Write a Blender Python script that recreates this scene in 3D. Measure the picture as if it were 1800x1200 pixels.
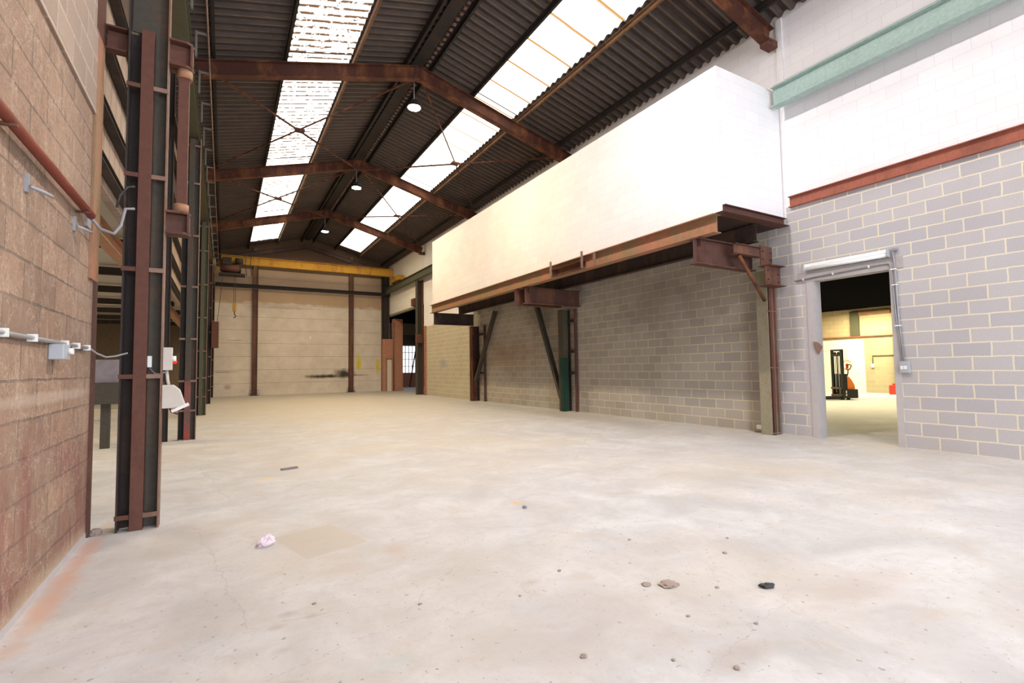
import bpy, bmesh, math, random
from mathutils import Vector, Matrix
random.seed(7)
S = bpy.context.scene
C = S.collection
for o in list(bpy.data.objects): bpy.data.objects.remove(o)

# ------------------------------------------------------------------ camera
def make_camera():
    f, yaw, pitch, roll, H = 868.3, math.radians(30.28), math.radians(3.118), math.radians(-0.823), 1.42
    F = Vector((math.sin(yaw)*math.cos(pitch), math.cos(yaw)*math.cos(pitch), math.sin(pitch)))
    R = Vector((math.cos(yaw), -math.sin(yaw), 0)); U = R.cross(F)
    r = math.cos(roll)*R + math.sin(roll)*U
    u = -math.sin(roll)*R + math.cos(roll)*U
    cd = bpy.data.cameras.new('camera'); cd.sensor_width = 36; cd.lens = f/1800*36
    cd.clip_start = .05; cd.clip_end = 200
    co = bpy.data.objects.new('camera', cd); C.objects.link(co)
    m = Matrix((r, u, -F)).transposed().to_4x4(); m.translation = (0, 0, H)
    co.matrix_world = m; S.camera = co
make_camera()

# ------------------------------------------------------------------ world, exposure
S.view_settings.view_transform = 'Standard'; S.view_settings.look = 'None'
S.view_settings.gamma = 1; S.view_settings.use_curve_mapping = False
S.view_settings.exposure = 0.15
S.cycles.max_bounces = 8; S.cycles.diffuse_bounces = 6; S.cycles.glossy_bounces = 3
S.cycles.sample_clamp_indirect = 6
w = bpy.data.worlds.new('sky'); S.world = w; w.use_nodes = True
w.node_tree.nodes['Background'].inputs[0].default_value = (.75, .85, 1, 1)
w.node_tree.nodes['Background'].inputs[1].default_value = 1.0

# ------------------------------------------------------------------ light levels
SKY_L, SKY_R = 2.6, 3.0      # skylight sheets
LAMP = 1200.0                   # high bay lens
LAMP_COL = (1, .78, .47)
SKY_COL = (1, .95, .87)
def area(name, loc, rot, sx, sy, power, col):
    l = bpy.data.lights.new(name, 'AREA'); l.shape = 'RECTANGLE'; l.size = sx; l.size_y = sy
    l.energy = power; l.color = col
    o = bpy.data.objects.new(name, l); C.objects.link(o); o.location = loc; o.rotation_euler = rot
    return o
# daylight entering through the open loading door behind the camera
area('daylight_loading_door', (4.6, -7.6, 3.0), (math.radians(90), 0, 0), 9.0, 5.0, 1000, (.82, .90, 1))
# neighbouring bay's own lamps
area('side_bay_lamp', (-6.5, 11, 4.0), (0, 0, 0), 4, 4, 330, (1, .88, .66))
area('side_bay_lamp_far', (-9.5, 24, 4.0), (0, 0, 0), 4, 4, 420, (1, .82, .58))
# room beyond the doorway
area('next_room_lamp', (17.5, 12.8, 4.0), (0, 0, 0), 4, 4, 850, (1, .87, .52))
area('next_room_lamp_far', (25.3, 10.5, 3.95), (0, 0, 0), 1.5, 5, 600, (1, .87, .55))

area('stacker_fill_light', (19.5, 4.3, 4.0), (0, 0, 0), 2, 2, 260, (1, .87, .55))  # added unseen fill that brightens the stacker's dark side
# ------------------------------------------------------------------ mesh builder
class MB:
    def __init__(s): s.bm = bmesh.new()
    def box(s, x0, x1, y0, y1, z0, z1):
        v = [s.bm.verts.new((x, y, z)) for z in (z0, z1) for y in (y0, y1) for x in (x0, x1)]
        for f in ((0,2,3,1),(4,5,7,6),(0,1,5,4),(2,6,7,3),(0,4,6,2),(1,3,7,5)): s.bm.faces.new([v[i] for i in f])
        return s
    def frame(s, p, q, up):
        p, q = Vector(p), Vector(q); a = (q-p).normalized(); up = Vector(up)
        u = (up - a*up.dot(a)).normalized(); r = a.cross(u)
        return p, q, r, u
    def bar(s, p, q, w, h, up=(0,0,1), du=0, dr=0):
        p, q, r, u = s.frame(p, q, up)
        v = []
        for c in (p, q):
            for a, b in ((-1,-1),(1,-1),(1,1),(-1,1)): v.append(s.bm.verts.new(c + r*(a*w/2+dr) + u*(b*h/2+du)))
        for f in ((3,2,1,0),(4,5,6,7),(0,1,5,4),(1,2,6,5),(2,3,7,6),(3,0,4,7)): s.bm.faces.new([v[i] for i in f])
        return s
    def ibeam(s, p, q, W, H, tf=.014, tw=.01, up=(0,0,1)):
        s.bar(p, q, W, tf, up, du=H/2-tf/2); s.bar(p, q, W, tf, up, du=-H/2+tf/2); s.bar(p, q, tw, H-2*tf, up)
        return s
    def channel(s, p, q, W, H, t=.012, up=(0,0,1), side=1):
        s.bar(p, q, W, t, up, du=H/2-t/2); s.bar(p, q, W, t, up, du=-H/2+t/2); s.bar(p, q, t, H-2*t, up, dr=side*(W/2-t/2))
        return s
    def tube(s, pts, r, n=10):
        rings = []
        pts = [Vector(p) for p in pts]
        u = None
        for i, p in enumerate(pts):
            a = (pts[min(i+1, len(pts)-1)] - pts[max(i-1, 0)]).normalized()
            if u is None: u = a.orthogonal().normalized()
            u = (u - a*u.dot(a)).normalized(); b = a.cross(u)
            rings.append([s.bm.verts.new(p + (u*math.cos(2*math.pi*k/n) + b*math.sin(2*math.pi*k/n))*r) for k in range(n)])
        for A, B in zip(rings, rings[1:]):
            for k in range(n): f = s.bm.faces.new((A[k], A[(k+1) % n], B[(k+1) % n], B[k])); f.smooth = True
        s.bm.faces.new(rings[0][::-1]); s.bm.faces.new(rings[-1])
        return s
    def cyl(s, c, r, h, axis=(0,0,1), n=20, r2=None):
        c = Vector(c); a = Vector(axis).normalized(); u = a.orthogonal().normalized(); b = a.cross(u); r2 = r if r2 is None else r2
        A = [s.bm.verts.new(c + (u*math.cos(2*math.pi*k/n)+b*math.sin(2*math.pi*k/n))*r) for k in range(n)]
        B = [s.bm.verts.new(c + a*h + (u*math.cos(2*math.pi*k/n)+b*math.sin(2*math.pi*k/n))*r2) for k in range(n)]
        for k in range(n): s.bm.faces.new((A[k], A[(k+1) % n], B[(k+1) % n], B[k])).smooth = True
        s.bm.faces.new(A[::-1]); s.bm.faces.new(B)
        return s
    def prism(s, poly, a, b, fn):
        """poly: 2D outline, extruded between a and b; fn(u,v,t)->xyz"""
        A = [s.bm.verts.new(fn(u, v, a)) for u, v in poly]; B = [s.bm.verts.new(fn(u, v, b)) for u, v in poly]
        n = len(poly)
        for k in range(n): s.bm.faces.new((A[k], A[(k+1) % n], B[(k+1) % n], B[k]))
        s.bm.faces.new(A[::-1]); s.bm.faces.new(B)
        return s
    def build(s, name, mat, parent=None, bevel=0):
        bmesh.ops.recalc_face_normals(s.bm, faces=s.bm.faces)
        me = bpy.data.meshes.new(name); 
        loc = Vector((0,0,0))
        if parent:
            p = parent
            while p: loc += p.location; p = p.parent
        else:
            xs = [v.co for v in s.bm.verts]
            loc = Vector(((min(v.x for v in xs)+max(v.x for v in xs))/2, (min(v.y for v in xs)+max(v.y for v in xs))/2, min(v.z for v in xs)))
        bmesh.ops.translate(s.bm, verts=s.bm.verts, vec=-loc)
        s.bm.to_mesh(me); s.bm.free()
        o = bpy.data.objects.new(name, me); C.objects.link(o)
        if parent: o.parent = parent
        else: o.location = loc
        me.materials.append(mat)
        if bevel:
            m = o.modifiers.new('bevel', 'BEVEL'); m.width = bevel; m.segments = 2; m.limit_method = 'ANGLE'
        return o
def thing(name, label, cat, loc, group=None):
    o = bpy.data.objects.new(name, None); C.objects.link(o); o.location = loc; o.empty_display_size = .1
    o['label'] = label; o['category'] = cat
    if group: o['group'] = group
    return o
def tag(o, label, cat, group=None):
    o['label'] = label; o['category'] = cat
    if group: o['group'] = group
    return o
def struct(o, label=None):
    o['kind'] = 'structure'
    if label: o['label'] = label
    return o
def copy_tree(o, parent=None):
    c = o.copy(); C.objects.link(c)
    if parent: c.parent = parent
    for ch in [k for k in bpy.data.objects if k.parent == o]: copy_tree(ch, c)
    return c

# ------------------------------------------------------------------ materials
class NT:
    def __init__(s, name, rough=.8):
        s.m = bpy.data.materials.new(name); s.m.use_nodes = True; s.t = s.m.node_tree
        s.b = s.t.nodes['Principled BSDF']; s.b.inputs['Roughness'].default_value = rough
        s.pos = s.n('ShaderNodeNewGeometry').outputs['Position']
        s.sep = s.n('ShaderNodeSeparateXYZ'); s.l(s.pos, s.sep.inputs[0])
    def n(s, t, **k):
        x = s.t.nodes.new(t)
        for a, b in k.items(): setattr(x, a, b)
        return x
    def l(s, a, b): s.t.links.new(a, b)
    def math(s, op, a, b=None, c=None, clamp=False):
        x = s.n('ShaderNodeMath', operation=op); x.use_clamp = clamp
        for i, v in enumerate((a, b, c)):
            if v is None: continue
            if isinstance(v, (int, float)): x.inputs[i].default_value = v
            else: s.l(v, x.inputs[i])
        return x.outputs[0]
    def comb(s, x, y, z=0.):
        c = s.n('ShaderNodeCombineXYZ')
        for i, v in enumerate((x, y, z)):
            if isinstance(v, (int, float)): c.inputs[i].default_value = v
            else: s.l(v, c.inputs[i])
        return c.outputs[0]
    def noise(s, scale, detail=4, rough=.55, vec=None, sc=None, dist=0):
        x = s.n('ShaderNodeTexNoise'); x.inputs['Scale'].default_value = scale; x.inputs['Detail'].default_value = detail
        x.inputs['Roughness'].default_value = rough; x.inputs['Distortion'].default_value = dist
        v = vec or s.pos
        if sc:
            m = s.n('ShaderNodeMapping'); m.inputs['Scale'].default_value = sc; s.l(v, m.inputs[0]); v = m.outputs[0]
        s.l(v, x.inputs['Vector']); return x.outputs[0]
    def ramp(s, v, lo, hi, a=0., b=1.):
        x = s.n('ShaderNodeMapRange'); x.inputs[1].default_value = lo; x.inputs[2].default_value = hi
        x.inputs[3].default_value = a; x.inputs[4].default_value = b; s.l(v, x.inputs[0]); return x.outputs[0]
    def mix(s, f, a, b, mode='MIX'):
        x = s.n('ShaderNodeMix', data_type='RGBA', blend_type=mode)
        for i, v in ((0, f), (6, a), (7, b)):
            if isinstance(v, (int, float)): x.inputs[i].default_value = v
            elif isinstance(v, tuple): x.inputs[i].default_value = (*v, 1)
            else: s.l(v, x.inputs[i])
        return x.outputs[2]
    def blob(s, cx, cy, rx, ry, ax='XY', wob=.35, soft=.5, ns=3., rot=0):
        """soft-edged irregular ellipse mask in world space (a stain with its own shape)"""
        a = s.sep.outputs[ax[0]]; b = s.sep.outputs[ax[1]]
        da = s.math('SUBTRACT', a, cx); db = s.math('SUBTRACT', b, cy)
        if rot:
            c_, s_ = math.cos(rot), math.sin(rot)
            da, db = s.math('ADD', s.math('MULTIPLY', da, c_), s.math('MULTIPLY', db, s_)), s.math('SUBTRACT', s.math('MULTIPLY', db, c_), s.math('MULTIPLY', da, s_))
        u = s.math('DIVIDE', da, rx); v = s.math('DIVIDE', db, ry)
        d = s.math('SQRT', s.math('ADD', s.math('MULTIPLY', u, u), s.math('MULTIPLY', v, v)))
        nz = s.math('MULTIPLY', s.math('SUBTRACT', s.noise(ns, 5), .5), wob*4)
        return s.ramp(s.math('ADD', d, nz), 1.0, 1.0-soft)
    def bump(s, h, strength=.3, dist=.01):
        x = s.n('ShaderNodeBump'); x.inputs['Strength'].default_value = strength; x.inputs['Distance'].default_value = dist
        s.l(h, x.inputs['Height']); s.l(x.outputs[0], s.b.inputs['Normal'])
    def out(s, col):
        if isinstance(col, tuple): s.b.inputs['Base Color'].default_value = (*col, 1)
        else: s.l(col, s.b.inputs['Base Color'])
        return s.m

def steel(name, base, rust, amt=.5, rough=.6, streak=True):
    t = NT(name, rough+.1); t.b.inputs['Specular IOR Level'].default_value = .2
    n1 = t.noise(2.2, 6, .65, sc=(1, 1, .35)); n2 = t.noise(18, 4)
    m = t.ramp(n1, .62-amt*.35, .72-amt*.2)
    col = t.mix(m, base, rust)
    col = t.mix(t.ramp(n2, .35, .75, 0, .35), col, tuple(c*.45 for c in base))
    t.bump(n2, .15, .004)
    return t.out(col)
def plain(name, col, rough=.6, metal=0, var=.15):
    t = NT(name, rough); t.b.inputs['Metallic'].default_value = metal
    return t.out(t.mix(t.ramp(t.noise(9, 4), .3, .75, 0, var), col, tuple(c*.4 for c in col)))

def block(name, c1, c2, mortar, axis='Y', bw=.46, rh=.2145, ms=.007, off=(0, 0), var=.25, dirt=(.35,.27,.18), dirt_amt=.3, bias=0., bump=.5, extra=None, smooth=.1):
    t = NT(name, .9)
    u = t.sep.outputs[axis]; v = t.sep.outputs['Z']
    vec = t.comb(t.math('ADD', u, off[0]), t.math('ADD', v, off[1]))
    wv = t.n('ShaderNodeMix', data_type='VECTOR'); 
    nz = t.n('ShaderNodeTexNoise'); nz.inputs['Scale'].default_value = 6; t.l(t.pos, nz.inputs['Vector'])
    wv.inputs[0].default_value = .012; t.l(vec, wv.inputs[4]); 
    add = t.n('ShaderNodeVectorMath', operation='ADD'); sc = t.n('ShaderNodeVectorMath', operation='SCALE'); sc.inputs['Scale'].default_value = .02
    sub = t.n('ShaderNodeVectorMath', operation='SUBTRACT'); sub.inputs[1].default_value = (.5,.5,.5)
    t.l(nz.outputs['Color'], sub.inputs[0]); t.l(sub.outputs[0], sc.inputs[0]); t.l(vec, add.inputs[0]); t.l(sc.outputs[0], add.inputs[1])
    b = t.n('ShaderNodeTexBrick'); t.l(add.outputs[0], b.inputs['Vector'])
    b.inputs['Scale'].default_value = 1; b.inputs['Brick Width'].default_value = bw; b.inputs['Row Height'].default_value = rh
    b.inputs['Mortar Size'].default_value = ms; b.inputs['Mortar Smooth'].default_value = smooth; b.inputs['Bias'].default_value = bias
    b.inputs['Color1'].default_value = (*c1, 1); b.inputs['Color2'].default_value = (*c2, 1); b.inputs['Mortar'].default_value = (*mortar, 1)
    col = t.mix(t.ramp(t.noise(40, 3), .3, .8, 0, var), b.outputs[0], (.12,.11,.10))
    col = t.mix(t.ramp(t.noise(.7, 5, .6), .42, .75, 0, dirt_amt), col, dirt)
    if extra: col = extra(t, col)
    h = t.math('ADD', t.math('MULTIPLY', b.outputs['Fac'], -1.), t.math('MULTIPLY', t.noise(60, 4), .35))
    t.bump(h, bump, .006)
    return t.out(col)

def rightwall_extra(t, col):
    for cx, cz, rx, rz, a, c in ((17.3,1.9,2.6,.9,.5,(.30,.17,.09)),(14.6,3.4,1.6,.9,.5,(.15,.12,.09)),(9.3,3.1,2.2,1.0,.45,(.17,.13,.10)),(24.2,1.7,.7,.35,.4,(.16,.22,.35)),(6.6,3.6,.5,.5,.3,(.2,.16,.12)),(14,.4,3.2,.5,.25,(.2,.18,.14))):
        m = t.math('MULTIPLY', t.blob(cx, cz, rx, rz, 'YZ', .4, .8, 1.6), a)
        col = t.mix(m, col, c)
    # render patches either side of the doorway
    for cy, cz, ry, rz in ((5.42,1.5,.12,1.75),(5.5,3.1,.35,.28)):
        m = t.blob(cy, cz, ry, rz, 'YZ', .12, .35, 6)
        col = t.mix(t.math('MULTIPLY', m, .8), col, (.50,.46,.47))
    return col
M = {}
M['block'] = block('grey_blockwork', (.50,.475,.48), (.43,.41,.43), (.74,.67,.50), ms=.010, var=.12, dirt_amt=.22, dirt=(.36,.31,.25), extra=rightwall_extra)
M['block_lamp_tint'] = block('grey_blockwork_lamp_tint', (.44,.405,.36), (.36,.33,.295), (.66,.58,.38), ms=.010, var=.15, dirt_amt=.3, dirt=(.28,.23,.16), extra=rightwall_extra)  # grey blocks again, with the warm lamp light tinted into their colour
M['block_far'] = block('cream_grey_blockwork', (.52,.47,.35), (.47,.42,.31), (.70,.62,.42), ms=.010, var=.1, dirt_amt=.2, dirt=(.34,.30,.2), extra=rightwall_extra)
M['white_block'] = block('white_painted_blockwork', (.84,.82,.83), (.80,.78,.80), (.68,.64,.64), ms=.003, var=.05, dirt=(.62,.55,.50), dirt_amt=.28, bump=.4)
M['white_block_x'] = block('white_painted_blockwork_end', (.85,.84,.85), (.82,.81,.83), (.72,.70,.70), axis='X', ms=.003, var=.04, dirt=(.7,.66,.62), dirt_amt=.15, bump=.4)
M['cream_block'] = block('cream_blockwork', (.84,.80,.72), (.80,.76,.68), (.68,.63,.55), ms=.003, var=.05, dirt=(.7,.62,.5), dirt_amt=.15, bump=.35)
def leftwall_extra(t, col):
    z = t.sep.outputs['Z']
    # maroon paint band low down, worn away at its top edge
    lo = t.ramp(t.math('ADD', z, t.math('MULTIPLY', t.math('SUBTRACT', t.noise(1.2, 5), .5), 1.3)), 1.2, .85)
    worn = t.ramp(t.noise(3.5, 6, .7, sc=(1,1,.4)), .36, .6)
    col = t.mix(t.math('MULTIPLY', t.math('MULTIPLY', lo, worn), .75), col, (.22,.075,.06))
    g = t.noise(5, 7, .75); col = t.mix(t.ramp(g, .50, .68, 0, .45), col, (.13,.085,.06)); col = t.mix(t.ramp(t.noise(55, 4, .7), .55, .72, 0, .5), col, (.10,.07,.055))
    # cement repair line
    m = t.blob(4.6, 1.27, 1.6, .05, 'YZ', .25, .5, 5)
    col = t.mix(t.math('MULTIPLY', m, .6), col, (.42,.33,.26))
    # limewash drips and scuffs
    d = t.ramp(t.noise(14, 6, .75, sc=(1,1,.25)), .56, .66)
    col = t.mix(t.math('MULTIPLY', d, .30), col, (.60,.44,.32))
    d2 = t.ramp(t.math('ABSOLUTE', t.math('SUBTRACT', t.noise(3.2, 6, .7), .5)), .006, .002)
    col = t.mix(t.math('MULTIPLY', d2, .5), col, (.66,.55,.45))
    base = t.ramp(z, .16, .05)
    col = t.mix(t.math('MULTIPLY', base, .6), col, (.52,.42,.30))
    return col
M['brown_block'] = block('old_brown_blockwork', (.40,.235,.145), (.25,.145,.09), (.13,.08,.055), bw=.62, rh=.235, ms=.008, off=(.11, .02), var=.75, dirt=(.44,.31,.22), dirt_amt=.6, bump=1.0, extra=leftwall_extra, smooth=.3)
M['rough_block'] = block('rubbly_upper_blockwork', (.30,.22,.16), (.38,.29,.23), (.46,.37,.31), bw=.40, rh=.225, ms=.020, off=(.11, .10), var=.35, dirt=(.5,.38,.28), dirt_amt=.4, bump=1.0, smooth=.5)
M['red_brick'] = block('red_brickwork', (.52,.20,.12), (.45,.16,.09), (.60,.42,.30), axis='X', bw=.225, rh=.075, ms=.006, var=.2, dirt_amt=.15)
M['red_brick_y'] = block('red_brickwork_side', (.42,.14,.075), (.36,.11,.06), (.42,.25,.17), axis='Y', bw=.225, rh=.075, ms=.006, var=.2, dirt_amt=.15)
M['tan_block'] = block('tan_blockwork', (.62,.50,.30), (.56,.44,.26), (.42,.33,.2), bw=.46, rh=.2145, var=.1, dirt_amt=.2)
M['olive_block'] = block('olive_blockwork', (.44,.39,.25), (.38,.34,.22), (.5,.46,.34), bw=.46, rh=.2145, var=.15, dirt_amt=.3)

def floor_mat():
    t = NT('pale_worn_concrete', .62)
    big = t.noise(.35, 6, .6); mid = t.noise(1.6, 8, .65, dist=.6); fine = t.noise(9, 6, .7)
    col = t.mix(t.ramp(mid, .36, .66), (.43,.42,.42), (.58,.575,.58))
    col = t.mix(t.ramp(big, .45, .68, 0, .55), col, (.52,.45,.36))
    # drag marks running across the slab
    st = t.noise(3.0, 6, .65, sc=(.25, 1.6, 1), dist=.3)
    col = t.mix(t.ramp(st, .56, .70, 0, .35), col, (.46,.40,.33))
    col = t.mix(t.ramp(fine, .52, .72, 0, .30), col, (.36,.32,.28))
    col = t.mix(t.ramp(t.noise(30, 5, .75, sc=(1,.5,1)), .56, .74, 0, .35), col, (.33,.29,.25))
    sp = t.noise(22, 3, .5)
    near = t.ramp(t.math('ABSOLUTE', t.math('SUBTRACT', t.sep.outputs['Y'], 1.5)), 3.5, 2.0)
    col = t.mix(t.math('MULTIPLY', t.ramp(sp, .675, .70), t.math('MULTIPLY', near, .7)), col, (.24,.20,.17))
    stains_and_lamp_warmth = ((.35,3.25,.07,.05,.5,(.33,.29,.26)),(.27,3.12,.06,.04,.5,(.33,.29,.26)),(.46,3.15,.06,.05,.5,(.35,.30,.26)),(.28,2.85,.09,.05,.45,(.36,.31,.27)),(.25,2.52,.10,.06,.6,(.36,.27,.20)),(.7,3.75,.30,.12,.4,(.42,.36,.30)),(3.5,28,9,11,.5,(.50,.42,.28)),(3.5,20,7,7,.35,(.52,.45,.33)),(1.78,2.85,.10,.06,.5,(.38,.30,.25)),(2.2,1.6,.35,.12,.5,(.34,.30,.27)),(1.50,3.30,.42,.55,.42,(.40,.36,.32)),(1.95,2.3,.5,.35,.35,(.42,.37,.33)),(1.18,3.95,.20,.14,.45,(.42,.30,.22)),  # the two widest paint warm lamp light into the far floor
              (.74,2.45,.13,.09,.25,(.35,.52,.54)),(-.93,4.7,.11,1.6,.6,(.58,.30,.18)),(2.70,4.58,.08,.055,.9,(.85,.38,.12)),
              (.10,2.9,.16,.10,.35,(.34,.30,.27)),(.0,2.6,.10,.08,.35,(.36,.31,.28)),(3.4,1.7,.7,.25,.3,(.46,.36,.30)),
              (5.0,7.8,1.8,.6,.28,(.58,.50,.38)),(8.9,11.5,.8,4.2,.35,(.36,.32,.26)),(2.2,9,1.8,.8,.25,(.58,.48,.33)),(2.1,2.75,.12,.09,.4,(.4,.32,.26)),
              (1.65,1.95,.7,.2,.25,(.45,.4,.36)),(2.45,3.4,.45,.12,.3,(.5,.42,.34)),(.50,7.4,.14,.10,.6,(.70,.45,.18)))
    for cx, cy, rx, ry, a, c in stains_and_lamp_warmth:
        m = t.math('MULTIPLY', t.blob(cx, cy, rx, ry, 'XY', .35, .75, 4), a)
        col = t.mix(m, col, c)
    # straight-edged patch repair
    x, y = t.sep.outputs['X'], t.sep.outputs['Y']
    u = t.math('ADD', t.math('MULTIPLY', x, .96), t.math('MULTIPLY', y, .28)); v = t.math('SUBTRACT', t.math('MULTIPLY', y, .96), t.math('MULTIPLY', x, .28))
    pu = t.math('MULTIPLY', t.ramp(t.math('ABSOLUTE', t.math('SUBTRACT', u, 1.95)), .27, .25), t.ramp(t.math('ABSOLUTE', t.math('SUBTRACT', v, 4.12)), .36, .33))
    col = t.mix(t.math('MULTIPLY', pu, .6), col, (.43,.375,.30))
    col = t.mix(t.ramp(t.noise(4.5, 7, .72, dist=.8), .55, .70, 0, .38), col, (.44,.385,.34))
    sc1 = t.ramp(t.math('ABSOLUTE', t.math('SUBTRACT', t.noise(1.1, 4, .6, sc=(1,.6,1), dist=.4), .5)), .0022, .0008)
    col = t.mix(t.math('MULTIPLY', sc1, t.ramp(t.noise(.8, 3), .48, .6, 0, .35)), col, (.30,.26,.23))
    sc2 = t.ramp(t.math('ABSOLUTE', t.math('SUBTRACT', t.noise(2.3, 3, .6, sc=(.35,1,1)), .47)), .0018, .0006)
    col = t.mix(t.math('MULTIPLY', sc2, t.ramp(t.noise(1.2, 3, .5), .5, .6, 0, .30)), col, (.34,.29,.25))
    col = t.mix(t.ramp(t.noise(1.3, 6, .7, dist=1.2), .54, .66, 0, .30), col, (.47,.395,.325))
    # sawn joints and hairline cracks
    def line(ax, ay, bx, by, wd, wob=.0):
        L = math.hypot(bx-ax, by-ay); dx, dy = (bx-ax)/L, (by-ay)/L
        px = t.math('SUBTRACT', x, ax); py = t.math('SUBTRACT', y, ay)
        al = t.math('ADD', t.math('MULTIPLY', px, dx), t.math('MULTIPLY', py, dy))
        pe = t.math('SUBTRACT', t.math('MULTIPLY', py, dx), t.math('MULTIPLY', px, dy))
        if wob: pe = t.math('ADD', pe, t.math('MULTIPLY', t.math('SUBTRACT', t.noise(2.5, 5, .7), .5), wob))
        m = t.ramp(t.math('ABSOLUTE', pe), wd, wd*.4)
        ins = t.math('MULTIPLY', t.math('GREATER_THAN', al, 0.), t.math('LESS_THAN', al, L))
        return t.math('MULTIPLY', m, ins)
    for a in ((4.7,6.18,9.2,5.35,.012,0,.5),(4.7,6.18,9.7,11.5,.012,0,.3),(4.7,6.18,5.8,3.2,.010,0,.35),(-.2,5.5,.15,3.2,.006,.25,.5),(.15,3.2,.9,3.05,.006,.2,.45),(.9,2.9,1.5,3.4,.006,.3,.4),
              (-.3,9.,.1,6.2,.008,.3,.4),(.1,2.6,1.3,2.9,.005,.25,.35),(3.0,7.6,4.2,6.6,.008,.2,.25),(1.9,1.6,3.2,1.9,.006,.35,.4),(6.5,3.5,9.5,2.8,.008,.1,.25)):
        col = t.mix(t.math('MULTIPLY', line(*a[:6]), a[6]*.65), col, (.27,.235,.21))
    t.bump(t.math('ADD', mid, t.math('MULTIPLY', fine, .4)), .12, .02)
    t.l(t.ramp(mid, .3, .7, .5, .8), t.b.inputs['Roughness'])
    return t.out(col)
M['floor'] = floor_mat()

def back_mat():
    t = NT('stained_concrete_panels', .9)
    z = t.sep.outputs['Z']
    zz = t.math('FRACT', t.math('DIVIDE', t.math('ADD', t.math('ADD', z, .06), t.math('MULTIPLY', t.noise(1.5, 3), .02)), .81))
    joint = t.ramp(t.math('ABSOLUTE', t.math('SUBTRACT', zz, .5)), .482, .495)
    col = t.mix(t.ramp(t.noise(1.1, 7, .65), .35, .7), (.68,.60,.50), (.55,.47,.38))
    col = t.mix(t.ramp(t.noise(2.5, 5, .7, sc=(1,1,.25)), .52, .75, 0, .4), col, (.66,.58,.49))
    up = t.ramp(t.math('ADD', z, t.math('MULTIPLY', t.noise(1.3, 4), .5)), 5.85, 6.0)
    col = t.mix(t.math('MULTIPLY', up, .75), col, (.38,.235,.12))
    col = t.mix(t.math('MULTIPLY', joint, .7), col, (.17,.13,.10))
    for cx, cz, rx, rz, a, c in ((5.6,1.08,1.5,.16,1.,(.05,.04,.035)),(6.9,1.22,.8,.38,1.,(.05,.04,.035)),(7.9,1.12,.9,.09,.6,(.12,.10,.08)),
                 (7.85,1.95,.26,.75,1.,(.62,.50,.03)),(9.15,1.75,.2,.75,1.,(.62,.50,.03)),(-.1,1.45,1.3,.05,.6,(.14,.1,.08)),(.6,3.35,.5,.04,.5,(.12,.1,.08)),
                 (3.3,5.45,2.6,.14,.35,(.2,.15,.11)),(.2,.55,.25,.2,.5,(.3,.14,.09)),(4.8,3.6,.05,.15,.9,(.85,.82,.75))):
        col = t.mix(t.math('MULTIPLY', t.blob(cx, cz, rx, rz, 'XZ', .3, .7, 3), a), col, c)
    t.bump(t.math('ADD', t.math('MULTIPLY', joint, -1.), t.math('MULTIPLY', t.noise(12, 4), .3)), .4, .02)
    return t.out(col)
M['back'] = back_mat()
def clad_mat():
    t = NT('brown_vertical_cladding', .85)
    y = t.sep.outputs['Y']
    f = t.math('FRACT', t.math('DIVIDE', y, .33))
    j = t.ramp(t.math('ABSOLUTE', t.math('SUBTRACT', f, .5)), .44, .49)
    col = t.mix(t.ramp(t.noise(.9, 5), .35, .7), (.36,.27,.21), (.28,.21,.16))
    col = t.mix(t.math('MULTIPLY', j, .7), col, (.13,.09,.065))
    col = t.mix(t.ramp(t.noise(9, 4, .6, sc=(1,1,.1)), .62, .68, 0, .5), col, (.62,.53,.45))
    t.bump(j, .4, .02)
    return t.out(col)
M['clad'] = clad_mat()
def sheet_mat():
    t = NT('aged_brown_roof_sheet', .7)
    col = t.mix(t.ramp(t.noise(1.0, 6, .65), .35, .7), (.066,.045,.037), (.036,.026,.024))
    col = t.mix(t.ramp(t.noise(14, 4, .6, sc=(.2, 1, 1)), .55, .75, 0, .4), col, (.12,.08,.06))
    # light catching the lowest part of each corrugation, painted in as a paler tint
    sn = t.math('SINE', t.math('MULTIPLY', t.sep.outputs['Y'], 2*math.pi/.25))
    rib_light = t.math('MULTIPLY', t.ramp(sn, -.72, -.95), t.ramp(t.noise(2.2, 6, .7, sc=(.5, 1, 1)), .35, .6, .15, .75))
    col = t.mix(rib_light, col, (.17,.125,.095))
    return t.out(col)
M['sheet'] = sheet_mat()
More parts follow.
